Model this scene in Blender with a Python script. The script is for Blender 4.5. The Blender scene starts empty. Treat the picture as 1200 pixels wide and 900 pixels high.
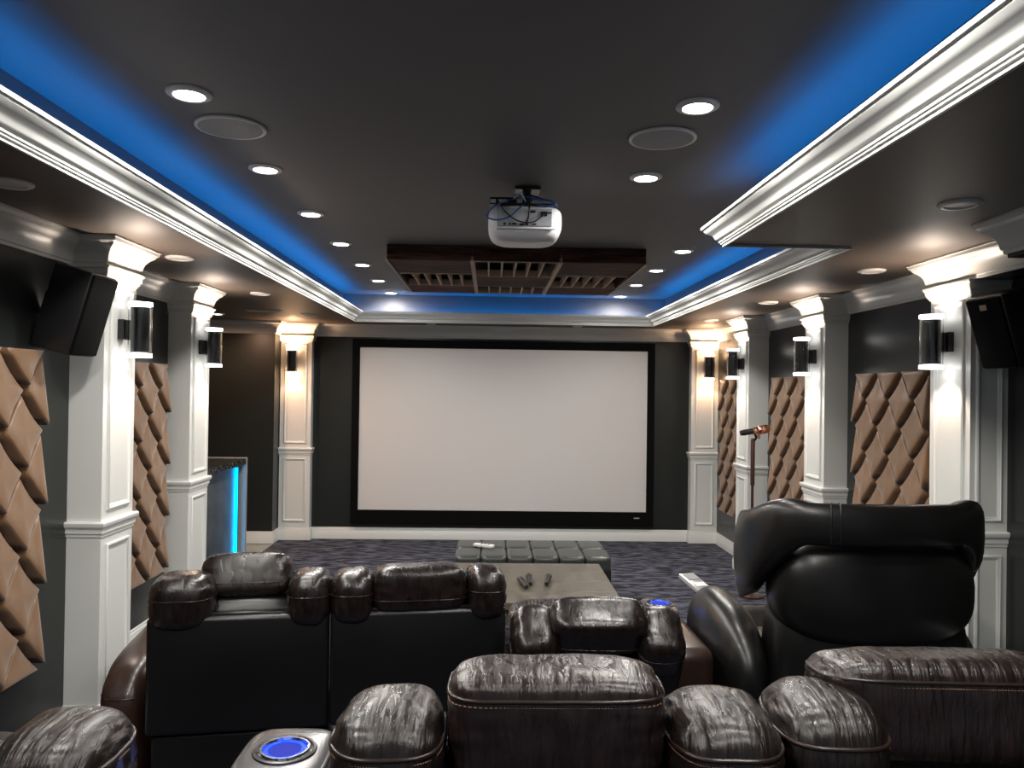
import bpy, bmesh, math, random
from mathutils import Vector, Matrix, noise
PI = math.pi
rnd = random.Random(7)
SC = bpy.context.scene
COL = SC.collection

# ------------------------------------------------------------------ camera
F_PX, YAW, PITCH, ROLL = 905.0, math.radians(1.62), math.radians(0.50), math.radians(0.80)
CAM_H = 1.64
cam = bpy.data.cameras.new('camera'); camo = bpy.data.objects.new('camera', cam); COL.objects.link(camo)
cam.sensor_fit = 'HORIZONTAL'; cam.sensor_width = 36.0; cam.lens = 36.0 * F_PX / 1200.0
cam.clip_start = 0.05; cam.clip_end = 60
fw = Vector((math.sin(YAW) * math.cos(PITCH), math.cos(YAW) * math.cos(PITCH), math.sin(PITCH)))
rt = Vector((math.cos(YAW), -math.sin(YAW), 0)); up = rt.cross(fw)
r2 = rt * math.cos(ROLL) + up * math.sin(ROLL); u2 = -rt * math.sin(ROLL) + up * math.cos(ROLL)
M3 = Matrix((r2, u2, -fw)).transposed()
camo.matrix_world = Matrix.Translation((0, 0, CAM_H)) @ M3.to_4x4()
SC.camera = camo

# ------------------------------------------------------------------ world, view
w = bpy.data.worlds.new('world'); SC.world = w; w.use_nodes = True
bg = w.node_tree.nodes['Background']; bg.inputs[0].default_value = (0.80, 0.90, 1.0, 1); bg.inputs[1].default_value = 0.16
SC.view_settings.view_transform = 'Standard'; SC.view_settings.look = 'None'
SC.view_settings.gamma = 1; SC.view_settings.use_curve_mapping = False
SC.view_settings.exposure = 0.5
SC.cycles.use_denoising = True
SC.cycles.max_bounces = 8; SC.cycles.diffuse_bounces = 4; SC.cycles.glossy_bounces = 4; SC.cycles.transmission_bounces = 6
SC.cycles.sample_clamp_indirect = 4.0
SC.cycles.caustics_reflective = False; SC.cycles.caustics_refractive = False
DOWN_W, SCONCE_W, BLUE_E = 31.0, 8.5, 62.0

# ------------------------------------------------------------------ helpers
def link(name, me, mat=None, parent=None, smooth=False, loc=None):
    if isinstance(me, bmesh.types.BMesh):
        bm = me; me = bpy.data.meshes.new(name)
        bmesh.ops.recalc_face_normals(bm, faces=bm.faces)
        bm.to_mesh(me); bm.free()
        if smooth:
            for p in me.polygons: p.use_smooth = True
            if smooth != 'all':
                try: me.set_sharp_from_angle(angle=math.radians(38))
                except Exception: pass
        if mat: me.materials.append(mat)
    o = bpy.data.objects.new(name, me); COL.objects.link(o)
    if parent: o.parent = parent
    if loc: o.location = loc
    return o
def thing(name, label, cat, loc=(0, 0, 0), rz=0, group=None):
    o = bpy.data.objects.new(name, None); COL.objects.link(o)
    o.empty_display_size = .05
    o.location = loc; o.rotation_euler = (0, 0, rz); o['label'] = label; o['category'] = cat
    if group: o['group'] = group
    return o
def tag(o, label, cat, group=None):
    o['label'] = label; o['category'] = cat
    if group: o['group'] = group
    return o
def struct(name, bm, m, label, cat, parent=None, smooth=False):
    o = link(name, bm, m, parent, smooth); o['kind'] = 'structure'
    o['label'] = label; o['category'] = cat
    return o
def dup(root, loc, rz, label, group=None):
    r = root.copy(); COL.objects.link(r); r.location = loc; r.rotation_euler = (0, 0, rz); r['label'] = label
    if group: r['group'] = group
    for ch in list(root.children):
        c = ch.copy(); COL.objects.link(c); c.parent = r
        for g in list(ch.children):
            d = g.copy(); COL.objects.link(d); d.parent = c
    return r
def NB(): return bmesh.new()
def box(bm, x0, x1, y0, y1, z0, z1, bev=0, seg=2, mat=None):
    r = bmesh.ops.create_cube(bm, size=1)
    m = Matrix.Translation(((x0 + x1) / 2, (y0 + y1) / 2, (z0 + z1) / 2)) @ Matrix.Diagonal((abs(x1 - x0), abs(y1 - y0), abs(z1 - z0), 1))
    if mat is not None: m = mat @ m
    bmesh.ops.transform(bm, matrix=m, verts=r['verts'])
    if bev:
        es = list({e for v in r['verts'] for e in v.link_edges})
        bmesh.ops.bevel(bm, geom=es, offset=bev, segments=seg, profile=.5, affect='EDGES')
    return bm
def lathe(bm, prof, n=24, mat=None, cap=True):
    rings = []
    for r, z in prof:
        ring = [bm.verts.new(((mat @ Vector((r * math.cos(2 * PI * i / n), r * math.sin(2 * PI * i / n), z))) if mat is not None else (r * math.cos(2 * PI * i / n), r * math.sin(2 * PI * i / n), z))) for i in range(n)]
        rings.append(ring)
    for a, b in zip(rings, rings[1:]):
        for i in range(n):
            bm.faces.new((a[i], a[(i + 1) % n], b[(i + 1) % n], b[i]))
    if cap:
        if prof[0][0] > 1e-5: bm.faces.new(rings[0][::-1])
        if prof[-1][0] > 1e-5: bm.faces.new(rings[-1])
    return bm
def tube(bm, pts, r, n=8, closed=False):
    pts = [Vector(p) for p in pts]; N = len(pts); rings = []
    prev = None
    for i, p in enumerate(pts):
        if closed: t = pts[(i + 1) % N] - pts[i - 1]
        else: t = pts[min(i + 1, N - 1)] - pts[max(i - 1, 0)]
        t.normalize()
        if prev is None:
            a = Vector((0, 0, 1)) if abs(t.z) < .9 else Vector((1, 0, 0))
            u = t.cross(a).normalized()
        else:
            u = (prev - t * prev.dot(t)).normalized()
        prev = u; v = t.cross(u)
        rr = r(i / (N - 1)) if callable(r) else r
        rings.append([bm.verts.new(p + (u * math.cos(2 * PI * k / n) + v * math.sin(2 * PI * k / n)) * rr) for k in range(n)])
    for i in range(N if closed else N - 1):
        a, b = rings[i], rings[(i + 1) % N]
        for k in range(n): bm.faces.new((a[k], a[(k + 1) % n], b[(k + 1) % n], b[k]))
    if not closed:
        bm.faces.new(rings[0][::-1]); bm.faces.new(rings[-1])
    return bm
def sweep(bm, prof, path, z=0.0, closed=False):
    """closed profile of (out, z) swept along a plan path with mitred corners; out = left of travel"""
    P = [Vector((p[0], p[1])) for p in path]; N = len(P); rings = []
    def nrm(a, b):
        d = (b - a).normalized(); return Vector((-d.y, d.x))
    for i in range(N):
        if closed or 0 < i < N - 1:
            n1, n2 = nrm(P[i - 1], P[i]), nrm(P[i], P[(i + 1) % N])
            o = (n1 + n2) / (1 + n1.dot(n2))
        elif i == 0: o = nrm(P[0], P[1])
        else: o = nrm(P[-2], P[-1])
        rings.append([bm.verts.new((P[i].x + o.x * a, P[i].y + o.y * a, z + b)) for a, b in prof])
    m = len(prof)
    for i in range(N if closed else N - 1):
        a, b = rings[i], rings[(i + 1) % N]
        for k in range(m): bm.faces.new((a[k], a[(k + 1) % m], b[(k + 1) % m], b[k]))
    if not closed:
        bm.faces.new(rings[0][::-1]); bm.faces.new(rings[-1])
    return bm
def frame(bm, o, u, v, w_, h_, k=1.0):
    """raised picture-frame moulding in the plane (u,v) from corner o"""
    o, u, v = Vector(o), Vector(u), Vector(v); n = u.cross(v)
    prof = [(0, 0), (0, .007), (.004, .011), (.010, .012), (.014, .008), (.018, .007), (.022, .003), (.026, 0)]
    rings = []
    for i, t in prof:
        i *= k; t *= k
        rings.append([bm.verts.new(o + u * a + v * b + n * t) for a, b in ((i, i), (w_ - i, i), (w_ - i, h_ - i), (i, h_ - i))])
    for a, b in zip(rings, rings[1:]):
        for q in range(4): bm.faces.new((a[q], a[(q + 1) % 4], b[(q + 1) % 4], b[q]))
    return bm
def prism(bm, poly, y0, y1, mat=None):
    """polygon in (x,z) extruded along y"""
    f = lambda x, y, z: (mat @ Vector((x, y, z))) if mat is not None else (x, y, z)
    a = [bm.verts.new(f(x, y0, z)) for x, z in poly]; b = [bm.verts.new(f(x, y1, z)) for x, z in poly]
    bm.faces.new(a[::-1]); bm.faces.new(b)
    for i in range(len(poly)):
        j = (i + 1) % len(poly); bm.faces.new((a[i], a[j], b[j], b[i]))
    return bm

# ------------------------------------------------------------------ materials
def mat(name, base, rough=.5, metal=0, coat=0, emis=None, estr=0, trans=0, spec=None):
    m = bpy.data.materials.new(name); m.use_nodes = True
    b = m.node_tree.nodes['Principled BSDF']
    b.inputs['Base Color'].default_value = (*base, 1); b.inputs['Roughness'].default_value = rough
    b.inputs['Metallic'].default_value = metal; b.inputs['Coat Weight'].default_value = coat
    b.inputs['Transmission Weight'].default_value = trans
    if spec is not None: b.inputs['Specular IOR Level'].default_value = spec
    if emis: b.inputs['Emission Color'].default_value = (*emis, 1); b.inputs['Emission Strength'].default_value = estr
    return m
def nodes(m): return m.node_tree.nodes, m.node_tree.links, m.node_tree.nodes['Principled BSDF']
def add_noise(m, c1, c2, scale=(1, 1, 1), nscale=5, detail=4, lo=.35, hi=.65, bump=0, bdist=.01, rough=None, distort=0, coord='Object', bscale=None):
    N, L, b = nodes(m)
    tc = N.new('ShaderNodeTexCoord'); mp = N.new('ShaderNodeMapping'); mp.inputs['Scale'].default_value = scale
    L.new(tc.outputs[coord], mp.inputs[0])
    n = N.new('ShaderNodeTexNoise'); n.inputs['Scale'].default_value = nscale; n.inputs['Detail'].default_value = detail
    n.inputs['Distortion'].default_value = distort
    L.new(mp.outputs[0], n.inputs['Vector'])
    r = N.new('ShaderNodeValToRGB'); r.color_ramp.elements[0].position = lo; r.color_ramp.elements[1].position = hi
    r.color_ramp.elements[0].color = (*c1, 1); r.color_ramp.elements[1].color = (*c2, 1)
    L.new(n.outputs['Fac'], r.inputs[0]); L.new(r.outputs[0], b.inputs['Base Color'])
    if rough:
        mr = N.new('ShaderNodeMapRange'); mr.inputs['From Min'].default_value = lo; mr.inputs['From Max'].default_value = hi
        mr.inputs['To Min'].default_value = rough[0]; mr.inputs['To Max'].default_value = rough[1]
        L.new(n.outputs['Fac'], mr.inputs['Value']); L.new(mr.outputs[0], b.inputs['Roughness'])
    if bump:
        src = n
        if bscale:
            src = N.new('ShaderNodeTexNoise'); src.inputs['Scale'].default_value = bscale; src.inputs['Detail'].default_value = 3
            L.new(mp.outputs[0], src.inputs['Vector'])
        bp = N.new('ShaderNodeBump'); bp.inputs['Strength'].default_value = bump; bp.inputs['Distance'].default_value = bdist
        L.new(src.outputs['Fac'], bp.inputs['Height']); L.new(bp.outputs[0], b.inputs['Normal'])
    return m
WALL = mat('wall_charcoal', (.0155, .0185, .0175), .30)
CEIL = mat('ceiling_charcoal_warm_lit', (.095, .076, .062), .5)  # charcoal soffit with the brown tint of warm lamplight put into its colour
TRAYM = mat('tray_charcoal', (.135, .130, .132), .6)
TRIM = mat('white_trim', (.70, .715, .69), .34)
CARPET = mat('carpet', (.03, .035, .06), .95)
add_noise(CARPET, (.004, .005, .014), (.098, .106, .145), (7, 20, 1), 1.0, 6, .42, .62, bump=.8, bdist=.02, distort=.4)
TILE = add_noise(mat('tile', (.3, .32, .3), .3), (.22, .24, .22), (.34, .36, .33), (1, 1, 1), 6, 4, .3, .7)
SCREEN = mat('screen', (.66, .635, .62), .8)
BLACKV = mat('black_velvet', (.004, .004, .004), .9, spec=.1)
BLACKM = mat('black_satin', (.010, .010, .011), .35)
def leather(name, c1, c2, r=(.22, .40), sc=(14, 2.5, 2.5), b=.7, coat=.15):
    m = mat(name, c1, .3, coat=coat); m.node_tree.nodes['Principled BSDF'].inputs['Coat Roughness'].default_value = .25
    return add_noise(m, c1, c2, sc, 6, 8, .30, .80, bump=b, bdist=.008, rough=r, distort=.5)
LEATH = leather('brown_black_leather', (.006, .0045, .0042), (.018, .011, .0095))
LEATH2 = leather('leather_grain_crosswise', (.007, .0045, .0045), (.020, .010, .0095), sc=(11, 3, 2))
LEATHF = leather('leather_front_row', (.006, .0045, .0042), (.016, .009, .008), sc=(7, 3, 3), b=.28)
LBACK = mat('black_vinyl_back', (.0045, .0045, .005), .34)
LSMOOTH = add_noise(mat('smooth_black_leather', (.005, .005, .005), .34, coat=.05), (.004, .004, .004), (.007, .0065, .0065), (1, 1, 1), 3, 3, .3, .7, bump=.12, bdist=.01, bscale=4)
ARML = mat('arm_leather', (.030, .015, .011), .3, coat=.1)
PIPE = mat('leather_piping', (.020, .012, .010), .3)
THREAD = mat('tan_thread', (.22, .12, .075), .6)
SATIN = mat('bronze_satin_fabric', (.185, .100, .047), .40); nodes(SATIN)[2].inputs['Sheen Weight'].default_value = .3
FELT = mat('panel_backing', (.01, .009, .008), .8)
GREYPL = mat('grey_plastic', (.30, .31, .31), .3)
CHROME = mat('chrome', (.7, .7, .7), .12, 1)
BLUEL = mat('blue_led_ring', (.005, .01, .1), .3, emis=(.003, .06, 1.0), estr=1.1, spec=.05)
BLUEW = mat('blue_lit_well', (.002, .005, .03), .5, emis=(.003, .035, 1.0), estr=.35, spec=.05)
PLATE = mat('console_plate', (.06, .06, .062), .24)
COVE = mat('cove_led', (0, .1, .5), .4, emis=(.0, .27, 1.0), estr=BLUE_E)
BARLED = mat('bar_led', (0, .3, .6), .4, emis=(.0, .42, 1.0), estr=14)
LAMP = mat('lamp_lens', (1, 1, 1), .4, emis=(1, .97, .93), estr=22)
RING = mat('sconce_glow', (1, 1, 1), .4, emis=(1, .97, .95), estr=7)
RINGW = mat('sconce_glow_warm', (1, .8, .6), .4, emis=(1, .60, .34), estr=26)
GLASSM = mat('clear_acrylic', (.95, .97, .97), .06, trans=1.0)
OFFL = mat('unlit_lens', (.75, .73, .70), .35)
GRILLE = add_noise(mat('speaker_grille', (.3, .3, .3), .6), (.24, .24, .24), (.36, .36, .36), (1, 1, 1), 400, 1, .4, .6)
WOODS = []
for i, (a, b_) in enumerate((((.016, .007, .005), (.080, .040, .028)), ((.022, .010, .007), (.12, .065, .045)), ((.045, .013, .008), (.12, .042, .026)))):
    WOODS.append(add_noise(mat('walnut_plank', a, .7, spec=.12), a, b_, (1.2, 14, 14), 2.5, 6, .35, .65, distort=.6))
PALEW = mat('pale_plywood_edge', (.50, .38, .29), .7)
WELL = mat('well_block', (.40, .35, .31), .8, spec=.1)
TABLEW = add_noise(mat('greige_table_wood', (.2, .17, .13), .4), (.075, .066, .050), (.135, .118, .090), (3, 1, 1), 4, 6, .3, .7, rough=(.3, .5), distort=.7)
OTTO = mat('charcoal_leather', (.040, .046, .044), .36, coat=.1)
PROJW = mat('projector_white', (.72, .72, .74), .3)
PORTG = mat('port_panel', (.42, .44, .47), .4)
BLACKP = mat('black_plastic', (.012, .012, .013), .3)
BLUEC = mat('blue_cable', (.02, .09, .30), .4)
GRAN = add_noise(mat('black_granite', (.02, .02, .02), .15), (.006, .006, .006), (.16, .16, .15), (1, 1, 1), 60, 3, .52, .66)
CONC = add_noise(mat('slate_cladding', (.06, .07, .08), .5), (.030, .038, .042), (.085, .095, .10), (1, 1, 1), 5, 6, .3, .7, bump=.3)
BARED = mat('bar_edge', (.30, .30, .30), .35)
ROSE = mat('rose_gold', (.75, .38, .27), .25, 1)
DBROWN = mat('mic_stand_metal', (.10, .045, .035), .3, .6)
SILV = mat('silver_plastic', (.6, .6, .6), .25, .5)
WHITEP = mat('white_plastic', (.8, .8, .8), .35)

# ------------------------------------------------------------------ setting
ZS, ZC = 2.34, 2.63          # soffit, tray ceiling
XR = 2.50                    # right wall
XL1, XL2 = -1.99, -2.20      # left wall near / beyond the first pilaster
YB, YE = 8.50, -1.6          # back wall, open rear end
bm = box(NB(), -2.25, XR + .1, YE, YB + .1, -.1, 0)
struct('floor', bm, CARPET, 'dark navy patterned carpet covering the theatre floor', 'carpet')
struct('floor', box(NB(), -3.4, -2.25, 5.5, 8.3, -.1, -.004), TILE, 'pale grey tile floor of the bar alcove', 'floor')
struct('trim_1', box(NB(), -1.98, 2.48, YE, 1.80, .0, .225), CARPET, 'carpeted riser under the rear row of recliners', 'riser')
struct('wall_back', box(NB(), -2.3, XR + .1, YB, YB + .1, 0, ZC), WALL, 'charcoal wall behind the projection screen', 'wall')
struct('wall_back', box(NB(), -3.4, -2.27, 8.2, YB + .1, 0, ZC), WALL, 'charcoal wall at the far end of the bar alcove', 'wall')
struct('wall_left', box(NB(), XL1 - .3, XL1, YE, 3.9, 0, ZC), WALL, 'charcoal left wall nearest the camera', 'wall')
struct('wall_left', box(NB(), XL2 - .15, XL2, 3.9, 5.62, 0, ZC), WALL, 'charcoal left wall between the two left pilasters', 'wall')
struct('wall_left', box(NB(), -3.5, -3.4, 5.5, 8.6, 0, ZC), WALL, 'charcoal side wall of the bar alcove', 'wall')
struct('wall_left', box(NB(), -3.4, XL2 - .15, 5.5, 5.62, 0, ZC), WALL, 'charcoal end wall of the bar alcove', 'wall')
struct('wall_right', box(NB(), XR, XR + .1, YE, YB + .1, 0, ZC), WALL, 'charcoal right wall behind the pilasters', 'wall')
# soffit (lowered ceiling) around the tray, tray walls, tray ceiling
XCL, XCR, XCN, YC, YN = -1.40, 1.69, 1.09, 7.98, 3.58
bm = NB(); box(bm, -3.5, XCL, YE, YB + .1, ZS, ZS + .03); box(bm, XCL, XR + .1, YC, YB + .1, ZS, ZS + .03)
box(bm, XCR, XR + .1, YN, YC, ZS, ZS + .03); box(bm, XCN, XR + .1, YE, YN, ZS, ZS + .03)
struct('ceiling', bm, CEIL, 'dark lowered soffit running around the ceiling tray', 'ceiling')
TW = .15
bm = NB()
box(bm, XCL - TW - .05, XCL - TW, YE, YC + TW, ZS + .03, ZC)
box(bm, XCL - TW, XCR + TW + .05, YC + TW, YC + TW + .05, ZS + .03, ZC)
box(bm, XCR + TW, XCR + TW + .05, YN, YC + TW, ZS + .03, ZC)
box(bm, XCN + TW, XCR + TW, YN - .02, YN + .03, ZS + .03, ZC)
box(bm, XCN + TW, XCN + TW + .05, YE, YN - .02, ZS + .03, ZC)
struct('ceiling', bm, TRAYM, 'upright sides of the ceiling tray washed by blue light', 'ceiling')
struct('ceiling', box(NB(), -3.5, XR + .1, YE, YB + .1, ZC, ZC + .05), TRAYM, 'dark raised ceiling inside the tray', 'ceiling')

def cyl_curve(pts): return pts
COVEP = [(0, -.012), (.010, -.012), (.010, -.002), (.018, .000), (.018, .008), (.024, .010), (.024, .020), (.032, .024),
         (.038, .034), (.042, .046), (.050, .058), (.064, .068), (.074, .076), (.082, .088), (.082, .094), (.092, .096),
         (.092, .112), (.080, .112), (.010, .035), (0, .035)]
COVEP = [(a, b * .82 if b > 0 else b) for a, b in COVEP]
path = [(XCN, YE), (XCN, YN), (XCR, YN), (XCR, YC), (XCL, YC), (XCL, YE)]
# travel so that 'left' is into the tray
bm = sweep(NB(), [(a, b) for a, b in COVEP], path, ZS)
struct('trim_2', bm, TRIM, 'white stepped crown moulding along the lip of the ceiling tray', 'moulding', smooth=True)
CRP = [(0, -.135), (.010, -.135), (.012, -.122), (.018, -.118), (.022, -.100), (.030, -.075), (.048, -.052), (.066, -.038),
       (.072, -.028), (.080, -.024), (.084, -.010), (.090, -.008), (.090, 0), (0, 0)]
def crown(path, name, label):
    return struct(name, sweep(NB(), CRP, path, ZS), TRIM, label, 'moulding', smooth=True)
crown([(XL1, 3.70), (XL1, YE)], 'trim_3', 'white crown moulding on the near left wall')
crown([(XL2, 5.34), (XL2, 4.02)], 'trim_4', 'white crown moulding on the left wall between pilasters')
crown([(2.22, YB), (-1.94, YB)], 'trim_5', 'white crown moulding over the projection screen')
crown([(-2.27, 8.42), (-2.27, 8.2), (-3.4, 8.2)], 'trim_6', 'white crown moulding at the end of the bar alcove')
struct('trim_11', box(box(NB(), 2.03, XR, YE, 2.98, 2.19, ZS), 2.315, XR, 2.98, 3.655, 2.205, ZS), WALL, 'charcoal boxed header over the near right wall', 'bulkhead')
for i, (a, b_) in enumerate(((-1.0, 3.66), (4.0, 5.33), (5.67, 6.87), (7.2, 8.4))):
    lb = ('white crown moulding on the right wall nearest the camera', 'white crown moulding on the right wall between first and second pilasters',
          'white crown moulding on the right wall between second and third pilasters', 'white crown moulding in the far right corner')[i]
    crown([(XR, a), (XR, b_)] if i else [(2.03, YE), (2.03, 2.98), (2.315, 2.98), (2.315, 4.0), (XR, 4.0)], 'trim_%d' % (7 + i), lb)
BSP = [(0, 0), (.018, 0), (.018, .085), (.014, .092), (.014, .105), (.009, .110), (.009, .122), (0, .126)]
def base(path, side, label):
    return struct('baseboard_' + side, sweep(NB(), BSP, path, 0), TRIM, label, 'baseboard', smooth=True)
base([(XL1, 3.70), (XL1, YE)], 'left', 'white baseboard on the near left wall')
base([(XL2, 5.34), (XL2, 4.02)], 'left', 'white baseboard on the left wall between pilasters')
base([(2.22, YB), (-1.94, YB)], 'back', 'white baseboard under the projection screen')
base([(-2.27, 8.42), (-2.27, 8.2), (-3.4, 8.2)], 'back', 'white baseboard at the end of the bar alcove')
base([(XR, -1.0), (XR, 3.66)], 'right', 'white baseboard on the near right wall')
base([(XR, 4.0), (XR, 5.33)], 'right', 'white baseboard between first and second right pilasters')
base([(XR, 5.67), (XR, 6.87)], 'right', 'white baseboard between second and third right pilasters')
base([(XR, 7.2), (XR, 8.4)], 'right', 'white baseboard in the far right corner')

# ------------------------------------------------------------------ cove light strips
def strip(x0, x1, y0, y1, label):
    t = thing('light_strip', label, 'light strip', ((x0 + x1) / 2, (y0 + y1) / 2, ZS + .031))
    a, b = (x1 - x0) / 2, (y1 - y0) / 2
    link('channel', box(NB(), -a - .004, a + .004, -b - .004, b + .004, 0, .006), BLACKM, t)
    for q in (-1, 1):  # unseen side walls added to cut off the spread of the blue glow
        if x1 - x0 < y1 - y0: link('glow_blocker_side', box(NB(), q * (a + .010) - .002, q * (a + .010) + .002, -b, b, 0, .022), BLACKM, t)
        else: link('glow_blocker_side', box(NB(), -a, a, q * (b + .010) - .002, q * (b + .010) + .002, 0, .022), BLACKM, t)
    bm = NB(); v = [bm.verts.new(p) for p in ((-a, -b, .0075), (a, -b, .0075), (a, b, .0075), (-a, b, .0075))]; bm.faces.new(v)
    link('diodes', bm, COVE, t)
strip(XCL - .110, XCL - .098, YE, YC + .08, 'blue light strip hidden behind the left side of the tray moulding')
strip(XCL + .05, XCR - .05, YC + .098, YC + .110, 'blue light strip hidden behind the far side of the tray moulding')
strip(XCR + .098, XCR + .110, YN + .12, YC + .08, 'blue light strip hidden behind the far right side of the tray moulding')
strip(XCN + .098, XCN + .110, YE, YN - .10, 'blue light strip hidden behind the near right side of the tray moulding')

# ------------------------------------------------------------------ pilasters
RAILP = [(0, -.045), (.006, -.045), (.006, -.030), (.012, -.028), (.012, -.006), (.020, 0), (.024, .010), (.024, .022), (.018, .028), (0, .028)]
NECKP = [(0, 0), (.006, 0), (.008, .010), (.014, .014), (.014, .022), (.020, .026), (.022, .050), (.030, .056), (.030, .066), (0, .066)]
RAILZ = .965
def pilaster(side, xw, xf, y0, y1, label, faces=('room',)):
    """side 'l','r' or 'b'; xw wall plane, xf room-facing plane (for b: x range xw..xf, face at y0, wall at y1)"""
    if side == 'b': pth = [(xf, y1), (xf, y0), (xw, y0), (xw, y1)][::-1]; X0, X1, Y0, Y1 = xw, xf, y0, y1
    elif side == 'r': pth = [(xw, y0), (xf, y0), (xf, y1), (xw, y1)]; X0, X1, Y0, Y1 = xf, xw, y0, y1
    else: pth = [(xw, y1), (xf, y1), (xf, y0), (xw, y0)]; X0, X1, Y0, Y1 = xw, xf, y0, y1
    if side == 'b': pth = [(xw, y1), (xw, y0), (xf, y0), (xf, y1)]; pth = pth[::-1]; sgn = 1
    c = Vector(((X0 + X1) / 2, (Y0 + Y1) / 2, 0))
    t = thing('pilaster', label, 'column', c, 0, 'white panelled pilasters along the walls')
    sh = lambda p: [(a - c.x, b - c.y) for a, b in p]
    # orient so 'left' is outward
    P = sh(pth)
    mid = Vector(P[1]) + (Vector(P[2]) - Vector(P[1])) / 2; d = (Vector(P[2]) - Vector(P[1])).normalized(); n = Vector((-d.y, d.x))
    if side == 'b' and n.y > 0: P = P[::-1]
    x0, x1, yy0, yy1 = X0 - c.x, X1 - c.x, Y0 - c.y, Y1 - c.y
    link('shaft', box(NB(), x0, x1, yy0, yy1, 0, ZS - .002), TRIM, t)
    link('base', sweep(NB(), [(a + .001, b) for a, b in BSP], P, .002), TRIM, t, True)
    link('chair_rail', sweep(NB(), RAILP, P, RAILZ), TRIM, t, True)
    if 'front' not in faces: link('capital', sweep(NB(), CRP, P, ZS - .001), TRIM, t, True)
    link('neck_moulding', sweep(NB(), NECKP, P, ZS - .200), TRIM, t, True)
    g = .045
    def panels(o, u, wd):
        for z0, z1 in ((.20, RAILZ - .085), (RAILZ + .075, ZS - .225)):
            link('panel_moulding', frame(NB(), Vector(o) + Vector(u) * g + Vector((0, 0, z0)), u, (0, 0, 1), wd - 2 * g, z1 - z0, min(1, wd / .2)), TRIM, t, True)
    if side == 'l': panels((x1, yy0, 0), (0, 1, 0), yy1 - yy0)
    if side == 'r': panels((x0, yy1, 0), (0, -1, 0), yy1 - yy0)
    if side == 'b': panels((x0, yy0, 0), (1, 0, 0), x1 - x0)
    if 'front' in faces: g = .028; panels((x0, yy0, 0), (1, 0, 0), x1 - x0)
    return t
pilaster('l', XL2, -1.83, 3.71, 4.03, 'white pilaster on the left wall nearest the camera, beside the speaker')
pilaster('l', XL2 - .02, -2.045, 5.33, 5.68, 'white pilaster on the left wall beside the bar')
pilaster('b', -2.262, -1.93, 8.4, YB, 'white pilaster left of the projection screen')
pilaster('b', 2.205, XR, 8.4, YB, 'white pilaster right of the projection screen')
pilaster('r', XR, 2.315, 3.66, 4.0, 'white pilaster on the right wall nearest the camera, behind the massage recliner', ('front',))
pilaster('r', XR, 2.335, 5.33, 5.67, 'middle white pilaster of the three on the right wall')
pilaster('r', XR, 2.32, 6.87, 7.2, 'farthest white pilaster of the three on the right wall, behind the microphone')

# ------------------------------------------------------------------ ceiling lights
def area_spot(loc, e, size=math.radians(178), rad=.05, color=(1, .95, .89), rot=(0, 0, 0), parent=None, blend=.6):
    l = bpy.data.lights.new('lamp_light', 'SPOT'); l.energy = e; l.spot_size = size; l.spot_blend = blend; l.shadow_soft_size = rad; l.color = color
    o = bpy.data.objects.new('lamp_light', l); COL.objects.link(o); o.location = loc; o.rotation_euler = rot
    if parent: o.parent = parent
    return o
def downlight(x, y, label, z=ZC, lit=True, r=.062, group='round downlights'):
    t = thing('downlight', label, 'ceiling light', (x, y, z - .012), 0, group)
    link('trim_ring', lathe(NB(), [(r - .012, .010), (r - .010, .001), (r, 0), (r + .012, .006), (r + .013, .012)], 28, cap=False), TRIM, t, True)
    link('lens', lathe(NB(), [(0, .006), (r - .012, .006), (r - .012, .010)], 28, cap=False), LAMP if lit else OFFL, t, True)
    if lit: area_spot((0, 0, -.02), DOWN_W * (.4 if y > 7.8 else 1) if x > -2 else 45, parent=t, color=(1, .95, .89) if x > -2 else (1, .58, .36))
    return t
ordn = ['nearest the camera', 'second from the camera', 'third from the camera', 'fourth from the camera', 'fifth from the camera', 'sixth from the camera', 'farthest, by the screen']
for i in range(7):
    downlight(-1.03, 2.63 + .885 * i, 'lit downlight in the left row of the tray, ' + ordn[i])
downlight(.70, 2.63, 'lit downlight in front of the projector on the right, nearest the camera')
downlight(.70, 3.515, 'lit downlight just right of the projector')
for i in range(4):
    downlight(1.325, 5.32 + .86 * i, 'lit downlight right of the wooden ceiling panel, ' + ('nearest the camera', 'second from the camera', 'third from the camera', 'farthest, by the screen')[i])
for y, q in ((1.74, 'just in front of the camera'), (.86, 'over the rear seats'), (-.02, 'straight above the camera')):
    downlight(-1.03, y, 'lit downlight in the left row of the tray, ' + q)
    downlight(.70, y, 'lit downlight in the right row of the tray, ' + q)
sl = ZS
for (x, y, lb) in ((-1.68, 2.73, 'unlit round fixture on the left soffit nearest the camera'), (-1.70, 4.25, 'unlit round fixture on the left soffit beside the near left pilaster'),
                   (-1.72, 5.80, 'unlit round fixture on the left soffit beside the pilaster by the bar'), (-1.73, 7.36, 'unlit round fixture on the left soffit in front of the back pilaster'),
                   (1.69, 2.74, 'unlit round fixture on the right soffit nearest the camera'), (2.12, 4.25, 'unlit round fixture on the right soffit by the near right pilaster'),
                   (2.10, 5.80, 'unlit round fixture on the right soffit by the middle right pilaster'), (2.09, 7.29, 'unlit round fixture on the right soffit by the far right pilaster'),
                   (-.635, 8.22, 'small unlit fixture over the left part of the screen'), (.92, 8.22, 'small unlit fixture over the right part of the screen')):
    downlight(x, y, lb, ZS, False, .062 if y < 8 else .04, 'unlit soffit fixtures')
downlight(-2.61, 7.45, 'lit downlight on the soffit above the bar', ZS, True, .05)
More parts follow.
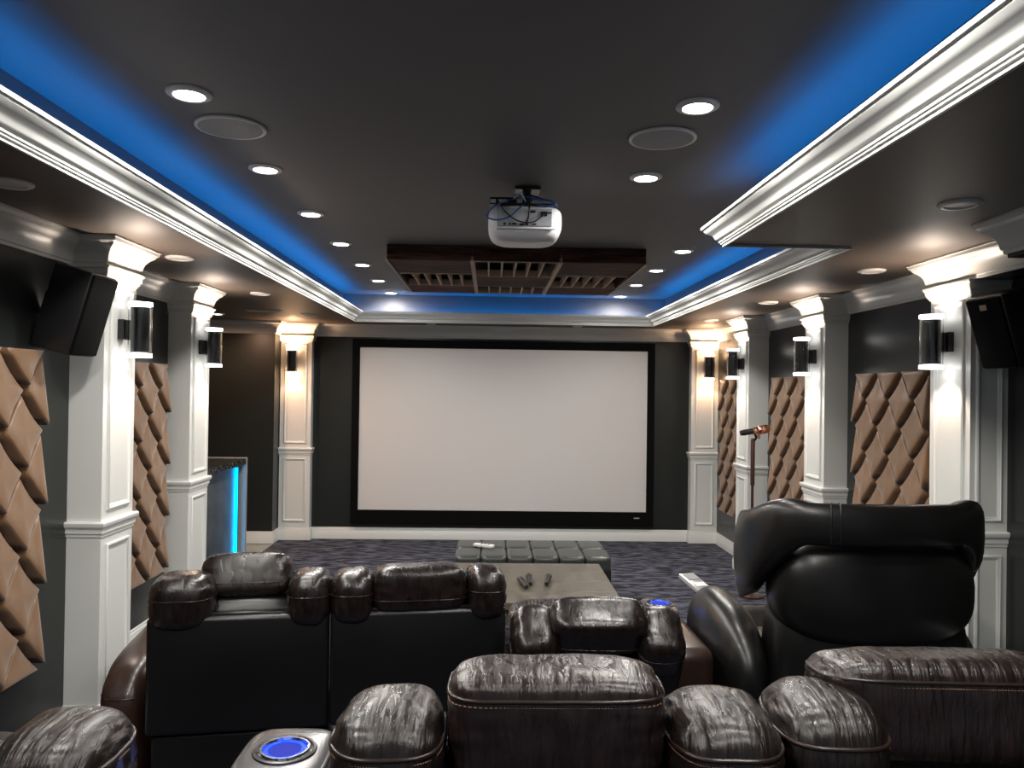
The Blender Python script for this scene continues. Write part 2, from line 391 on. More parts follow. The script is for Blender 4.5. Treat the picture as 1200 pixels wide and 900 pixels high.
for x, y, lb in ((-1.0, 2.96, 'flat round in-ceiling speaker left of the tray centre'), (.655, 2.97, 'flat round in-ceiling speaker right of the tray centre')):
    t = thing('ceiling_speaker', lb, 'speaker', (x, y, ZC - .008), 0, 'round in-ceiling speakers')
    link('rim', lathe(NB(), [(.116, .0), (.120, -.002), (.130, 0), (.130, .007)], 36, cap=False), TRIM, t, True)
    link('grille', lathe(NB(), [(0, -.001), (.117, -.001), (.117, .007)], 36, cap=False), GRILLE, t, True)
t = thing('air_vent', 'slim white slotted air vent in the soffit above the bar', 'vent', (-2.06, 7.08, ZS - .008))
link('frame', box(NB(), -.16, .16, -.045, .045, 0, .008, .002), TRIM, t)
for k in range(3): link('slat', box(NB(), -.145, .145, -.030 + k * .024, -.018 + k * .024, -.005, 0), OFFL, t)

# ------------------------------------------------------------------ wall sconces
def sconce(x, y, z, rz, label, cl=(1, .78, .62), pw=SCONCE_W):
    """bracket plate at origin on a face; fixture stands out along local +x"""
    t = thing('wall_sconce', label, 'wall lamp', (x, y, z), rz, 'black cylinder up-and-down sconces')
    link('bracket', box(NB(), 0, .03, -.035, .035, -.05, .05, .003), BLACKM, t)
    bk = NB(); box(bk, .028, .06, -.02, .02, -.045, .045); link('arm', bk, BLACKM, t)
    c = Matrix.Translation((.095, 0, 0))
    link('cylinder', lathe(NB(), [(.043, -.112), (.043, .112)], 28, c), BLACKM, t, True)
    link('clear_sleeve', lathe(NB(), [(.050, -.118), (.055, -.118), (.055, .118), (.050, .118), (.050, -.118)], 28, c, cap=False), GLASSM, t, True)
    link('glow_ring', lathe(NB(), [(.030, .118), (.056, .118), (.056, .136), (.030, .136), (.030, .118)], 28, c, cap=False), RINGW if y > 8 else RING, t, True)
    link('glow_ring', lathe(NB(), [(.030, -.136), (.056, -.136), (.056, -.118), (.030, -.118), (.030, -.136)], 28, c, cap=False), RINGW if y > 8 else RING, t, True)
    area_spot((.095, 0, .140), pw, math.radians(150), .02, cl, (PI, 0, 0), t, .5)
    area_spot((.095, 0, -.140), pw * .8 if pw < 9 else 5, math.radians(105), .02, cl, (0, 0, 0), t, .35)
SZ = 1.915
sconce(-1.83, 3.87, SZ, 0, 'black cylinder sconce on the near left pilaster')
sconce(-2.045, 5.50, SZ, 0, 'black cylinder sconce on the left pilaster by the bar')
sconce(-2.118, 8.4, SZ + .01, -PI / 2, 'black cylinder sconce on the pilaster left of the screen', (1, .56, .32), 11)
sconce(2.37, 8.4, SZ + .01, -PI / 2, 'black cylinder sconce on the pilaster right of the screen', (1, .62, .38), 10)
sconce(2.315, 3.83, SZ, PI, 'black cylinder sconce on the near right pilaster')
sconce(2.335, 5.50, SZ, PI, 'black cylinder sconce on the middle right pilaster')
sconce(2.32, 7.03, SZ, PI, 'black cylinder sconce on the far right pilaster')

# ------------------------------------------------------------------ projection screen
t = thing('projection_screen', 'large pale projection screen in a wide black frame on the back wall', 'screen', (.155, 8.5, 1.12))
link('screen_surface', box(NB(), -1.60, 1.60, -.045, -.035, -.80, 1.0), SCREEN, t)
def bar(x0, x1, z0, z1): link('frame_bar', box(NB(), x0, x1, -.06, -.002, z0, z1, .004), BLACKV, t)
bar(-1.655, -1.575, -.945, 1.063); bar(1.575, 1.655, -.945, 1.063); bar(-1.575, 1.575, .972, 1.063); bar(-1.575, 1.575, -.945, -.795)
link('logo_badge', box(NB(), 1.44, 1.50, -.0635, -.06, -.865, -.853), SILV, t)

# ------------------------------------------------------------------ diamond padded panels
DW, DH, NC, NR = .285, .3425, 3, 4
CUSH = {}
def clip(poly, f):
    out = []
    for i in range(len(poly)):
        a, b = poly[i], poly[(i + 1) % len(poly)]; fa, fb = f(a), f(b)
        if fa >= -1e-9: out.append(a)
        if (fa > 1e-9 and fb < -1e-9) or (fa < -1e-9 and fb > 1e-9):
            k = fa / (fa - fb); out.append((a[0] + (b[0] - a[0]) * k, a[1] + (b[1] - a[1]) * k))
    return out
def cushion_mesh(kind):
    if kind in CUSH: return CUSH[kind]
    a, b = DW / 2 - .016, DH / 2 - .021
    poly = [(a, 0), (0, b), (-a, 0), (0, -b)]
    if kind == 'r': poly = clip(poly, lambda p: p[0])
    if kind == 'l': poly = clip(poly, lambda p: -p[0])
    if kind == 't': poly = clip(poly, lambda p: p[1])
    if kind == 'b': poly = clip(poly, lambda p: -p[1])
    cx = sum(p[0] for p in poly) / len(poly); cy = sum(p[1] for p in poly) / len(poly)
    sub = []
    for i in range(len(poly)):
        p, q = poly[i], poly[(i + 1) % len(poly)]; diag = abs(p[0] - q[0]) > 1e-4 and abs(p[1] - q[1]) > 1e-4
        for k in range(4): sub.append((p[0] + (q[0] - p[0]) * k / 4, p[1] + (q[1] - p[1]) * k / 4, 1 if (k == 0 or not diag) else (.25 if k != 2 else 0)))
    bm = bmesh.new(); rings = []
    tl = lambda y: 1.0 - .34 * y / (DH / 2)
    for s, h in ((1, 0), (1.0, .050), (.972, .060), (.90, .063), (.6, .064)):
        rings.append([bm.verts.new((cx + (x - cx) * s * (1 - .055 * (1 - c)), -h * (.94 + .08 * c) * tl(cy + (y - cy) * s), cy + (y - cy) * s * (1 - .055 * (1 - c)))) for x, y, c in sub])
    for A, B in zip(rings, rings[1:]):
        for i in range(len(sub)): j = (i + 1) % len(sub); bm.faces.new((A[i], A[j], B[j], B[i]))
    v = bm.verts.new((cx, -.064 * tl(cy), cy))
    for i in range(len(sub)): bm.faces.new((rings[-1][i], rings[-1][(i + 1) % len(sub)], v))
    bmesh.ops.recalc_face_normals(bm, faces=bm.faces)
    me = bpy.data.meshes.new('diamond_cushion'); bm.to_mesh(me); bm.free(); me.materials.append(SATIN)
    for p in me.polygons: p.use_smooth = True
    CUSH[kind] = me
    return me
def padded(x, y, rz, label):
    t = thing('padded_wall_panel', label, 'wall panel', (x, y, 1.10), rz, 'bronze diamond padded wall panels')
    W, H = DW * NC, DH * NR
    link('backing_board', box(NB(), -W / 2, W / 2, -.008, .0, -H / 2, H / 2), FELT, t)
    for j in range(NR):
        for k in range(NC + 1):
            kd = 'r' if k == 0 else ('l' if k == NC else 'f')
            link('diamond_cushion', cushion_mesh(kd), None, t, loc=(-W / 2 + k * DW, -.008, H / 2 - (j + .5) * DH))
    for j in range(NR + 1):
        for k in range(NC):
            kd = 'b' if j == 0 else ('t' if j == NR else 'f')
            link('diamond_cushion', cushion_mesh(kd), None, t, loc=(-W / 2 + (k + .5) * DW, -.008, H / 2 - j * DH))
padded(XL1, 2.97, PI / 2, 'bronze diamond padded panel on the near left wall')
padded(XL2, 4.77, PI / 2, 'bronze diamond padded panel between the two left pilasters')
padded(XR, 4.67, -PI / 2, 'bronze diamond padded panel on the right wall nearest the camera')
padded(XR, 6.22, -PI / 2, 'bronze diamond padded panel between middle and far right pilasters')
padded(XR, 7.70, -PI / 2, 'bronze diamond padded panel in the far right corner')

# ------------------------------------------------------------------ surround speakers
def surround(x, y, z, rz, tilt, label, s=(.20, .17, .34), badge=False):
    t = thing('surround_speaker', label, 'speaker', (x, y, z), rz, 'black wall speakers'); t.rotation_euler = (tilt, 0, rz)
    w_, d_, h_ = s
    link('cabinet', box(NB(), -w_ / 2, w_ / 2, -d_ / 2, d_ / 2, -h_ / 2, h_ / 2, .008), BLACKM, t, True)
    link('grille', box(NB(), -w_ / 2 + .008, w_ / 2 - .008, -d_ / 2 - .012, -d_ / 2 + .002, -h_ / 2 + .008, h_ / 2 - .008, .005), BLACKV, t, True)
    link('wall_bracket', box(NB(), -.03, .03, d_ / 2 - .01, d_ / 2 + .05, -.05, .05, .004), BLACKP, t)
    if badge: link('badge', box(NB(), -.02, .02, -d_ / 2 - .014, -d_ / 2 - .011, h_ / 2 - .06, h_ / 2 - .035), PALEW, t)
surround(-1.835, 3.46, 1.965, math.radians(88), math.radians(16), 'black wall speaker tilted beside the near left pilaster', (.21, .17, .37))
surround(2.355, 3.46, 1.955, math.radians(-84), math.radians(17), 'black wall speaker tilted beside the near right pilaster', (.22, .15, .34), True)
surround(2.40, 2.86, 2.16, math.radians(-45), 0, 'black box speaker high on the near right wall under the moulding', (.28, .15, .2))

# ------------------------------------------------------------------ wooden acoustic ceiling panel
PX0, PX1, PX2, PX3, PY0, PY1, PZ = -.72, -.135, .475, 1.065, 5.28, 7.06, ZC - .105
t = thing('acoustic_ceiling_panel', 'dark walnut slatted acoustic panel on the tray ceiling', 'ceiling panel', ((PX0 + PX3) / 2, (PY0 + PY1) / 2, PZ))
cx, cy = (PX0 + PX3) / 2, (PY0 + PY1) / 2
def pl(x0, x1, y0, y1, z0=0, z1=.02, m=None, name='plank'):
    o = link(name, box(NB(), x0 - cx, x1 - cx, y0 - cy, y1 - cy, z0, z1, .002 if name == 'plank' else 0), m or rnd.choice(WOODS[:2]), t)
    return o
for (a, b_) in ((PX0, PX1), (PX1, PX2), (PX2, PX3)):
    pl(a + .003, b_ - .003, PY0, PY0 + .018, .002, .050, WOODS[1 if a != PX1 else 0]); pl(a + .003, b_ - .003, PY0, PY0 + .018, .054, .103, WOODS[0])
    pl(a + .003, b_ - .003, PY1 - .018, PY1, .002, .103, WOODS[0])
pl(PX0, PX0 + .018, PY0 + .02, PY1 - .02, .002, .103, WOODS[0]); pl(PX3 - .018, PX3, PY0 + .02, PY1 - .02, .002, .103, WOODS[0])
pl(PX0 - .008, PX0 + .004, PY0, PY1, -.006, .006, PALEW, 'edge_strip'); pl(PX3 - .004, PX3 + .008, PY0, PY1, -.006, .006, PALEW, 'edge_strip')
pl(PX1 - .014, PX1 + .014, PY0, PY1, -.006, .03, PALEW, 'edge_strip'); pl(PX2 - .014, PX2 + .014, PY0, PY1, -.006, .03, PALEW, 'edge_strip')
def wells(x0, x1, y0, y1, n=6):
    for y in (y0, y1): pl(x0, x1, y - .005, y + .005, -.002, .05, PALEW, 'slat')
    for k in range(1, n):
        x = x0 + (x1 - x0) * k / n; pl(x - .006, x + .006, y0 + .005, y1 - .005, -.002, .08, PALEW, 'slat')
    dep = [.045, .085, .055, .05, .085, .04]
    for k in range(n):
        a = x0 + (x1 - x0) * k / n; b_ = x0 + (x1 - x0) * (k + 1) / n
        pl(a + .007, b_ - .007, y0 + .006, y1 - .006, .088, .09, FELT, 'well_back')
        if dep[k] < .08: pl(a + .010, b_ - .010, y0 + .010, y0 + (y1 - y0) * .38, dep[k], dep[k] + .03, WELL, 'well_block')
for a, b_ in ((PX0 + .02, PX1 - .016), (PX2 + .016, PX3 - .02)):
    for k in range(3): pl(a, b_, 5.30 + k * .2, 5.30 + k * .2 + .194, .002 * k, .02 + .002 * k)
    wells(a, b_, 5.91, 6.54)
    pl(a, b_, 6.55, 6.79, m=WOODS[2]); pl(a, b_, 6.795, 7.03, m=WOODS[2])
a, b_ = PX1 + .016, PX2 - .016
wells(a, b_, 5.31, 5.98); pl(a, b_, 5.99, 6.28); pl(a, b_, 6.285, 6.57); wells(a, b_, 6.58, 7.03)

# ------------------------------------------------------------------ projector
t = thing('projector', 'white projector hanging from a black ceiling mount', 'projector', (.157, 3.78, 2.44))
def rbody(w_, d_, h_, n=4.0, seg=10):
    bm = bmesh.new(); bmesh.ops.create_cube(bm, size=2)
    bmesh.ops.subdivide_edges(bm, edges=bm.edges[:], cuts=seg, use_grid_fill=True)
    for v in bm.verts:
        d = v.co.normalized(); r = (abs(d.x) ** n + abs(d.y) ** n + abs(d.z) ** n) ** (-1 / n)
        v.co = Vector((d.x * r * w_ / 2, d.y * r * d_ / 2, d.z * r * h_ / 2))
    return bm
pb = rbody(.355, .30, .17, 5.0)
for v in pb.verts:
    if v.co.z < 0: v.co.x *= 1 - .18 * (v.co.z / .085) ** 2; v.co.y *= 1 - .12 * (v.co.z / .085) ** 2
link('housing', pb, PROJW, t, 'all')
link('port_panel', box(NB(), -.135, .125, -.156, -.144, -.025, .06, .004), PORTG, t)
link('lip', box(NB(), -.14, .14, -.158, -.144, -.038, -.028, .003), PROJW, t, True)
for i, (x, z, w_, h_) in enumerate(((-.10, -.015, .012, .010), (-.075, -.015, .008, .012), (-.055, -.015, .022, .009), (-.02, -.017, .02, .008), (.005, -.015, .012, .012), (.04, -.015, .018, .007), (.085, .035, .03, .022), (.11, .04, .022, .006), (.03, .045, .03, .01))):
    link('port', box(NB(), x - w_ / 2, x + w_ / 2, -.160, -.154, z - h_ / 2, z + h_ / 2, .001), BLACKP, t)
link('lens_barrel', lathe(NB(), [(.035, 0), (.04, .02), (.04, .04), (.03, .045)], 24, Matrix.Translation((.06, .14, 0)) @ Matrix.Rotation(-PI / 2, 4, 'X')), BLACKP, t, True)
link('top_plate', box(NB(), -.12, .13, -.10, .10, .083, .098, .003), BLACKP, t)
link('mount_pole', lathe(NB(), [(.022, .09), (.022, .18)], 16, Matrix.Translation((.01, 0, 0))), BLACKP, t, True)
link('ceiling_plate', box(NB(), -.05, .075, -.06, .06, .175, .189, .003), BLACKP, t)
link('outlet_box', box(NB(), -.17, -.04, -.06, -.02, .10, .135, .004), BLACKP, t)
link('plug', box(NB(), -.168, -.142, -.07, -.055, .105, .122, .003), WHITEP, t); link('plug', box(NB(), -.130, -.085, -.07, -.055, .107, .122, .003), WHITEP, t)
def cat(pts, n=10):
    P = [Vector(p) for p in pts]; out = []
    for i in range(len(P) - 1):
        p0, p1, p2, p3 = P[max(i - 1, 0)], P[i], P[i + 1], P[min(i + 2, len(P) - 1)]
        for k in range(n):
            s = k / n
            out.append(.5 * ((2 * p1) + (-p0 + p2) * s + (2 * p0 - 5 * p1 + 4 * p2 - p3) * s * s + (-p0 + 3 * p1 - 3 * p2 + p3) * s ** 3))
    out.append(P[-1]); return out
def cable(pts, r, m, name='cable'): link(name, tube(NB(), cat(pts), r, 6), m, t, 'all')
cable([(-.13, -.12, .10), (-.10, -.172, .04), (-.04, -.18, -.005), (.03, -.18, -.01), (.085, -.165, .03)], .0035, BLACKP)
cable([(.01, -.10, .12), (.015, -.17, .08), (.012, -.175, .02), (.0, -.165, -.012)], .0045, BLACKP)
cable([(-.02, -.08, .13), (-.13, -.14, .08), (-.185, -.17, .02), (-.14, -.18, -.003), (-.07, -.175, .02), (-.01, -.16, .08), (.03, -.10, .11)], .004, BLUEC)
cable([(-.05, -.05, .15), (.0, -.13, .12), (.06, -.14, .105), (.12, -.14, .10), (.15, -.13, .075)], .005, BLUEC)
cable([(.02, -.05, .15), (.08, -.13, .11), (.14, -.14, .09), (.10, -.14, .075), (.05, -.14, .085)], .004, BLUEC)
cable([(-.06, -.09, .115), (-.03, -.14, .135), (.0, -.12, .10)], .004, WHITEP)

# ------------------------------------------------------------------ bar counter
t = thing('bar_counter', 'bar counter with black granite top and glowing blue edge light', 'bar', (-2.25, 6.55, 0))
link('front_panel', box(NB(), -.10, -.06, -.85, .62, .0, .93), CONC, t)
link('carcass', box(NB(), -.55, -.10, -.80, .60, .0, .93), BLACKM, t)
link('counter_top', box(NB(), -.62, .02, -.88, .62, .93, .985, .004), GRAN, t)
link('end_panel', box(NB(), -.60, .02, .62, .66, .0, .99, .003), BARED, t)
link('light_strip', box(NB(), -.056, -.042, .555, .575, .03, .90), BARLED, t); link('glow_blocker_fin', box(NB(), -.060, -.034, .577, .583, .03, .91), BLACKM, t)  # black fin added beside the strip to keep its glow off the end panel
link('light_strip', box(NB(), -.058, -.050, -.80, .56, .912, .922), mat('bar_led_dim', (0, .2, .5), .4, emis=(0, .22, .9), estr=2.5), t)

# ------------------------------------------------------------------ coffee table, ottoman and small things
t = thing('coffee_table', 'low square grey-brown wooden coffee table', 'table', (.24, 4.84, 0))
for k in range(4):
    link('tabletop_board', box(NB(), -.53, .53, -.50 + k * .25, -.501 + (k + 1) * .25, .41, .45, .002), TABLEW, t)
link('apron', box(NB(), -.49, .49, -.46, .46, .33, .41), TABLEW, t)
for sx in (-1, 1):
    for sy in (-1, 1): link('leg', box(NB(), sx * .46 - .03, sx * .46 + .03, sy * .43 - .03, sy * .43 + .03, 0, .34, .003), TABLEW, t)
t = thing('ottoman', 'long tufted charcoal leather ottoman in front of the screen', 'ottoman', (.335, 6.0, 0))
link('base', box(NB(), -.58, .58, -.33, .33, .06, .34, .02), BLACKM, t, True)
for i in range(6):
    for j in range(2):
        o = link('tufted_square', rbody(.1945, .334, .12, 7, 9), OTTO, t, 'all', (-.483 + i * .1932, -.166 + j * .332, .365))
for sx in (-1, 1):
    for sy in (-1, 1): link('foot', lathe(NB(), [(.02, 0), (.03, .06)], 12, Matrix.Translation((sx * .5, sy * .27, 0))), BLACKP, t)
def wand_mic(x, y, z, rz, label, stand=True):
    t = thing('wireless_microphone', label, 'microphone', (x, y, z), rz, 'handheld microphones on the coffee table')
    q = Matrix.Translation((0, 0, .0225)) @ Matrix.Rotation(-PI / 2, 4, 'X')
    link('handle', lathe(NB(), [(.010, -.12), (.012, -.118), (.013, -.02), (.018, .03), (.019, .045)], 16, q), BLACKM, t, True)
    link('grille_head', lathe(NB(), [(.017, .045), (.020, .055), (.022, .072), (.019, .088), (.010, .097), (0, .099)], 16, q), mat('mic_mesh', (.06, .06, .06), .4, .5), t, True)
    link('ring', lathe(NB(), [(.0195, .040), (.0205, .043), (.0195, .048)], 16, q, cap=False), CHROME, t, True)
wand_mic(.215, 4.72, .45, .15, 'black handheld microphone on the table, left one partly behind the headrest bolster')
wand_mic(.262, 4.80, .45, 0, 'black handheld microphone lying in the middle of the three on the table')
wand_mic(.375, 4.80, .45, -.15, 'black handheld microphone lying at the right of the three on the table')
def remote(name, x, y, z, rz, s, m, label, tilt=0):
    t = thing(name, label, 'remote', (x, y, z), rz)
    link('body', box(NB(), -s[0] / 2, s[0] / 2, -s[1] / 2, s[1] / 2, 0, s[2], .006), m, t, True)
    for i in range(3):
        for k in range(2): link('button', lathe(NB(), [(.006, s[2] - .001), (.005, s[2] + .003), (0, s[2] + .003)], 10, Matrix.Translation((-.01 + k * .02, -s[1] / 4 + i * .03, 0))), BLACKP, t)
remote('remote_control', -.03, 5.98, .431, 1.05, (.05, .17, .022), WHITEP, 'white remote control lying on the ottoman')

# microphone on stand
t = thing('microphone_stand', 'dark stand holding a rose gold studio microphone by the right wall', 'microphone stand', (2.14, 6.22, 0))
link('round_base', lathe(NB(), [(.10, 0), (.10, .012), (.03, .02), (0, .02)], 28), DBROWN, t, True)
link('lower_tube', lathe(NB(), [(.011, .02), (.011, .95)], 14), DBROWN, t, True)
link('upper_tube', lathe(NB(), [(.017, .90), (.017, 1.26), (.012, 1.28)], 14), DBROWN, t, True)
q = Matrix.Translation((0, 0, 1.335)) @ Matrix.Rotation(math.radians(82), 4, 'Y')
link('clip', tube(NB(), cat([(0, 0, 1.25), (.02, -.02, 1.29), (0, -.01, 1.33)]), .010, 8), BLACKP, t, 'all')
t = thing('studio_microphone', 'rose gold studio microphone with black end lying across the stand top', 'microphone', (2.14, 6.17, 0))
q = Matrix.Translation((0, 0, 1.345)) @ Matrix.Rotation(math.radians(80), 4, 'Y')
link('body', lathe(NB(), [(.0, -.125), (.020, -.122), (.024, -.10), (.024, -.01)], 20, q), BLACKM, t, True)
link('collar', lathe(NB(), [(.027, -.02), (.029, -.01), (.029, .02), (.026, .025)], 20, q), ROSE, t, True)
link('grille_basket', lathe(NB(), [(.026, .02), (.034, .03), (.037, .07), (.033, .10), (.020, .118), (0, .122)], 20, q), ROSE, t, True)
link('pop_clip', lathe(NB(), [(.012, 0), (.012, .05)], 10, Matrix.Translation((.03, 0, 1.28))), ROSE, t, True)

# ------------------------------------------------------------------ soft leather shapes
def wob(p, seed, amp, fr):
    return noise.noise(Vector((p.x * fr + seed * 3.1, p.y * fr - seed * 1.7, p.z * fr + seed))) * amp
def pt_super(d, w_, d_, h_, n):
    r = (abs(d.x) ** n[0] + abs(d.y) ** n[0]) ** (1 / n[0]) if False else None
    return None
def pillow(w_, d_, h_, n=3.2, seed=1, amp=.004, seg=14, crease=.0, shape=None):
    bm = bmesh.new(); bmesh.ops.create_cube(bm, size=2)
    bmesh.ops.subdivide_edges(bm, edges=bm.edges[:], cuts=seg, use_grid_fill=True)
    for v in bm.verts:
        d = v.co.normalized(); r = (abs(d.x) ** n + abs(d.y) ** n + abs(d.z) ** n) ** (-1 / n)
        p = Vector((d.x * r * w_ / 2, d.y * r * d_ / 2, d.z * r * h_ / 2))
        p += d * (wob(p, seed, amp, 9) + wob(p, seed + 5, amp * .5, 24))
        if crease:
            ex = abs(p.x) / (w_ / 2)
            p += d * (noise.noise(Vector((p.z * 70 + seed, p.x * 10, p.y * 30))) * crease * max(0, ex - .45) * 2)
        v.co = shape(p) if shape else p
    return bm
def ring_pts(w_, d_, h_, n, z, seed=1, amp=.004, N=56, out=1.0, shape=None, dz=0):
    k = (1 - abs(z / (h_ / 2)) ** n); pts = []
    for i in range(N):
        a = 2 * PI * i / N; c, s = math.cos(a), math.sin(a)
        r = (k / (abs(c / (w_ / 2)) ** n + abs(s / (d_ / 2)) ** n)) ** (1 / n)
        p = Vector((c * r * out, s * r * out, z)); d = Vector((c / w_, s / d_, z / h_)).normalized()
        p += d * (wob(p, seed, amp, 9) + wob(p, seed + 5, amp * .5, 24)); p.z += dz
        pts.append(shape(p) if shape else p)
    return pts
def cushion(name, parent, w_, d_, h_, loc, rot=(0, 0, 0), m=None, n=3.2, seed=1, amp=.004, seam=.3, pipe=.0035, stitch=False, crease=.004, label=None, seg=14, shape=None):
    o = link(name, pillow(w_, d_, h_, n, seed, amp, seg, crease, shape), m or LEATH, parent, 'all', loc)
    o.rotation_euler = rot
    if pipe:
        link('piping', tube(NB(), ring_pts(w_, d_, h_, n, seam * h_ / 2, seed, amp, 56, 1.004, shape), pipe, 6, True), PIPE, o, 'all')
    if stitch:
        bm = NB(); R = ring_pts(w_, d_, h_, n, seam * h_ / 2, seed, amp, 170, 1.006, shape, -.009)
        for i in range(0, 170):
            a, b = R[i], R[(i + 1) % 170]
            tube(bm, [a.lerp(b, .1), a.lerp(b, .72)], .0011, 4)
        s = link('stitching', bm, THREAD, o); s['kind'] = 'stuff'
    return o
SEATN = [0]
def recliner(label, loc, rz, recline=0.0, near=False, legs=False, head=None, W=.68, hw=.345, bw=(.178, .178), bz=0, hx=0):
    SEATN[0] += 1; sd = SEATN[0] * 7
    t = thing('theatre_recliner', label, 'recliner', loc, rz, 'brown-black leather theatre recliners')
    # local: seat faces +y, back plane at y=0
    A = recline
    def R(p):   # lean back about the hinge (0,.12,.42)
        y, z = p[1] - .12, p[2] - .42
        return (p[0], .12 + y * math.cos(A) - z * math.sin(A), .42 + y * math.sin(A) + z * math.cos(A))
    h = W / 2
    def part(nm, b, m, sm=True):
        o = link(nm, b, m, t, sm)
        if A:
            o.matrix_local = Matrix.Translation((0, .12, .42)) @ Matrix.Rotation(A, 4, 'X') @ Matrix.Translation((0, -.12, -.42))
        return o
    part('back_panel', box(NB(), -h + .001, h - .001, .0, .10, .335, .775, .018, 3), LBACK)
    part('top_rail', tube(NB(), [(-h + .03, .03, .772), (0, .03, .777), (h - .03, .03, .772)], .010, 8), LBACK, 'all')
    link('lower_back_panel', box(NB(), -h + .02, h - .02, .02, .10, .04, .328, .012), LBACK, t, True)
    link('base_frame', box(NB(), -h + .02, h - .02, .10, .82, .03, .30, .01), LBACK, t, True)
    lean = (A, 0, 0)
    cushion('backrest_cushion', t, W - .10, .20, .52, R((0, .17, .56)), lean, LBACK, 3.4, sd + 1, .004, .0, 0)
    cushion('seat_cushion', t, W - .06, .60, .20, (0, .50, .36), (0, 0, 0), None, 4, sd + 2, .004, .3, .003)
    hz, hy, ht = head or (0, 0, 0)
    hp = R((0, .10 + hy, .885 + hz)); N = 22 if near else 14
    hp = (hp[0] + hx, hp[1], hp[2])
    cushion('headrest', t, hw, .16, .175, hp, (A + ht, 0, 0), LEATH2 if near else LEATHF, 4.8, sd + 3, .0035, .62 if near else -.42, .0035 if near else .0022, near, .005, seg=N)
    cushion('headrest_pad', t, hw + .01, .10, .20, R((hx, .125 + hy, .76 + hz)), (A + ht, 0, 0), LBACK, 4, sd + 8, .002, .3, 0)
    for s in (-1, 1):
        cushion('side_bolster', t, bw[(s + 1) // 2], .225, .21, R((s * (h + .002 - bw[(s + 1) // 2] / 2), .085, .82 + bz)), (A, 0, 0), LEATH if near else LEATHF, 3.3, sd + 4 + s, .005, .50 if near else .2, .0038 if near else .0022, near, .006, seg=N)
        cushion('side_bolster_lower', t, .15, .19, .44, R((s * (h - .085), .13, .57)), (A, 0, 0), LBACK, 3.6, sd + 6 + s, .003, .0, 0)
    if legs:
        o = cushion('footrest', t, W - .06, .46, .10, (0, 1.06, .44), (math.radians(8), 0, 0), LEATH, 4, sd + 9, .004, .3, .003)
    return t
def arm(label, loc, rz, w_=.20, L=.80, cup=True, z=.60, m=None, cupy=.70):
    t = thing('armrest_console', label, 'armrest', loc, rz, 'leather recliner armrests and consoles')
    def shp(p):
        return p
    b = box(NB(), -w_ / 2, w_ / 2, .05, L + .05, .03, z, .05, 5)
    link('arm_body', b, m or LEATH, t, True)
    if cup:
        link('cup_plate', pillow(w_ - .02, .26, .034, 4.0, 3, 0, 12), PLATE, t, 'all', (0, cupy, z + .0))
        c = Matrix.Translation((0, cupy, z))
        link('cup_collar', lathe(NB(), [(.055, .014), (.062, .021), (.068, .020), (.072, .012)], 32, c, cap=False), BLACKP, t, True)
        link('cup_ring', lathe(NB(), [(.046, .014), (.049, .024), (.054, .024), (.058, .014)], 32, c, cap=False), CHROME, t, True)
        link('light_ring', lathe(NB(), [(.034, .016), (.037, .019), (.046, .019), (.047, .014)], 32, c, cap=False), BLUEL, t, True)
        link('cup_well', lathe(NB(), [(0, .0175), (.037, .0175)], 32, c, cap=False), BLUEW, t, True)
        l = bpy.data.lights.new('cup_glow', 'POINT'); l.energy = .03; l.color = (.05, .15, 1); l.shadow_soft_size = .03
        lo = bpy.data.objects.new('cup_glow', l); COL.objects.link(lo); lo.parent = t; lo.location = (0, cupy, z + .05)
    return t
# front sofa: two seats, slightly turned
ra = math.radians(8.2)
recliner('front-row leather recliner at the far left beside the padded panel', (-.935, 2.95, 0), ra, head=(-.005, .10, -.35), W=.665, bw=(.235, .165))
recliner('front-row leather recliner immediately left of the coffee table', (-.262, 3.047, 0), ra, head=(-.035, -.03, 0), W=.69, hw=.37, bw=(.17, .16))
# rear outer arm of front sofa: bulging brown leather
t = thing('armrest_console', 'outer left brown leather arm of the front recliners', 'armrest', (-1.335, 2.86, 0), ra, 'leather recliner armrests and consoles')
cushion('arm_pad', t, .21, .86, .56, (-.03, .52, .30), (0, 0, 0), ARML, 3.6, 91, .004, .55, .003)
recliner('reclined leather seat in front of the coffee table, between sofa and massage recliner', (.403, 2.97, 0), 0, recline=math.radians(35), legs=True, W=.63)
arm('console arm with blue-lit cup holder right of the reclined front seat', (.832, 3.0, 0), math.radians(1), .17, .80, True, .62, ARML, .66)
# rear row on the riser
ZR = .225
recliner('rear-row leather recliner in the centre, nearest the camera', (.112, 1.16, ZR), 0, near=True, W=.70)
recliner('rear-row leather recliner at the right edge', (.848, 1.18, ZR), math.radians(-3), near=True, head=(-.01, .06, -.1), W=.76, hw=.46, hx=-.05)
recliner('rear-row leather recliner at the left edge', (-.925, 1.15, ZR), 0, near=True, head=(-.14, 0, 0), W=.70, bz=-.035)
arm('console with blue-lit cup holder between the left and centre rear recliners', (-.44, 1.22, ZR), 0, .22, .62, True, .60, LEATH, .50)

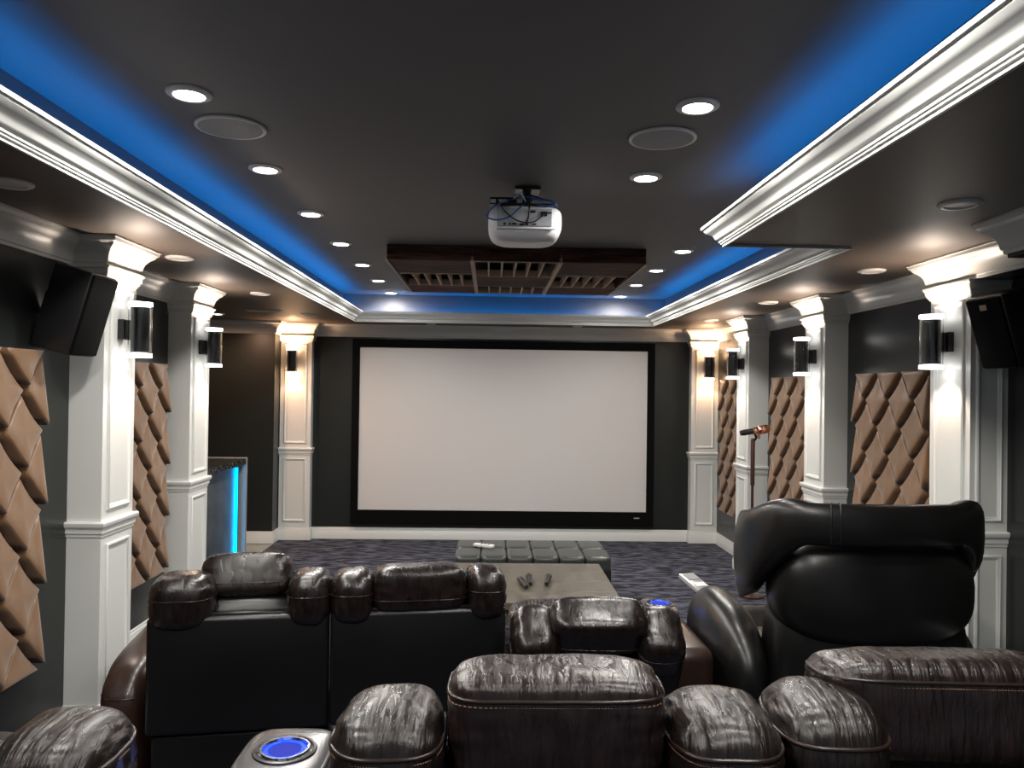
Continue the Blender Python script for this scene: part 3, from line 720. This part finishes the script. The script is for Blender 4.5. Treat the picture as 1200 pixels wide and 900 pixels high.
# ------------------------------------------------------------------ massage recliner
t = thing('massage_recliner', 'large smooth black leather massage recliner with wrap-around head hood', 'recliner', (1.46, 2.95, 0), math.radians(0))
def hood():
    bm = bmesh.new(); rings = []; NU, NV = 48, 20
    for i in range(NU + 1):
        u = -1 + 2 * i / NU; a = u * math.radians(112)
        x = .405 * math.copysign(abs(math.sin(a)) ** .75, math.sin(a)); y = .10 - .26 * math.copysign(abs(math.cos(a)) ** .6, math.cos(a)) + .12 * max(0, abs(u) - .5)
        s = max(0, abs(u) - .35) / .65
        zc = 1.165 - .27 * s ** 1.5; hh = .078 + .125 * s ** .8 - .10 * max(0, abs(u) - .85) / .15 * .9; th = .050 * (1 - .55 * max(0, abs(u) - .8) / .2)
        nrm = Vector((math.sin(a), -math.cos(a), 0)).normalized()
        ring = []
        for k in range(NV):
            b = 2 * PI * k / NV; cs, sn = math.cos(b), math.sin(b)
            q = Vector((x, y, zc)) + nrm * (th * math.copysign(abs(cs) ** .7, cs)) + Vector((0, 0, hh * math.copysign(abs(sn) ** .8, sn)))
            q += nrm * wob(q, 3, .008, 7)
            ring.append(bm.verts.new(q))
        rings.append(ring)
    for A, B in zip(rings, rings[1:]):
        for k in range(NV): bm.faces.new((A[k], A[(k + 1) % NV], B[(k + 1) % NV], B[k]))
    bm.faces.new(rings[0][::-1]); bm.faces.new(rings[-1])
    return bm
hd = link('head_hood', hood(), LSMOOTH, t, 'all')
me = hd.data
for ui in (19, 20, 38):
    V = [me.vertices[ui * 20 + k].co for k in range(20)]; c = sum(V, Vector()) / 20
    link('seam', tube(NB(), [c + (p - c) * 1.015 for p in V], .0035, 6, True), BLACKP, hd, 'all')
cushion('headrest_shell', t, .775, .34, .44, (.02, .02, .90), (-.05, 0, 0), LSMOOTH, 2.9, 55, .004, 0, 0, crease=0)
cushion('back_shell', t, .76, .34, .80, (.03, .08, .52), (-.04, 0, 0), LSMOOTH, 4, 56, .004, 0, 0, crease=0)
cushion('seat_cushion', t, .56, .70, .22, (0, .55, .40), (0, 0, 0), LSMOOTH, 4, 58, .003, 0, 0, crease=0)
for s in (-1, 1):
    cushion('side_arm', t, .235, .80, .54, (s * .425, .40, .495), (math.radians(4), 0, 0), LSMOOTH, 2.4, 60 + s, .003, 0, 0, crease=0)
link('base', box(NB(), -.32, .32, .0, .95, .02, .22, .03), BLACKP, t, True)
cushion('leg_rest', t, .56, .30, .46, (0, 1.08, .30), (.5, 0, 0), LSMOOTH, 3.4, 70, .003, 0, 0, crease=0)
cp = link('control_pad', box(NB(), -.045, .045, -.085, .085, -.012, .012, .008), SILV, t, True, (-.43, .86, .70)); cp.rotation_euler = (.25, 0, .35)
link('pad_screen', box(NB(), -.032, .032, .01, .07, .012, .015, .001), GREYPL, cp)
link('pad_button', box(NB(), -.03, .03, -.06, -.02, .012, .016, .002), WHITEP, cp)
link('pad_stalk', tube(NB(), cat([(-.43, .80, .50), (-.43, .83, .66), (-.43, .86, .692)]), .012, 8), BLACKP, t, 'all')
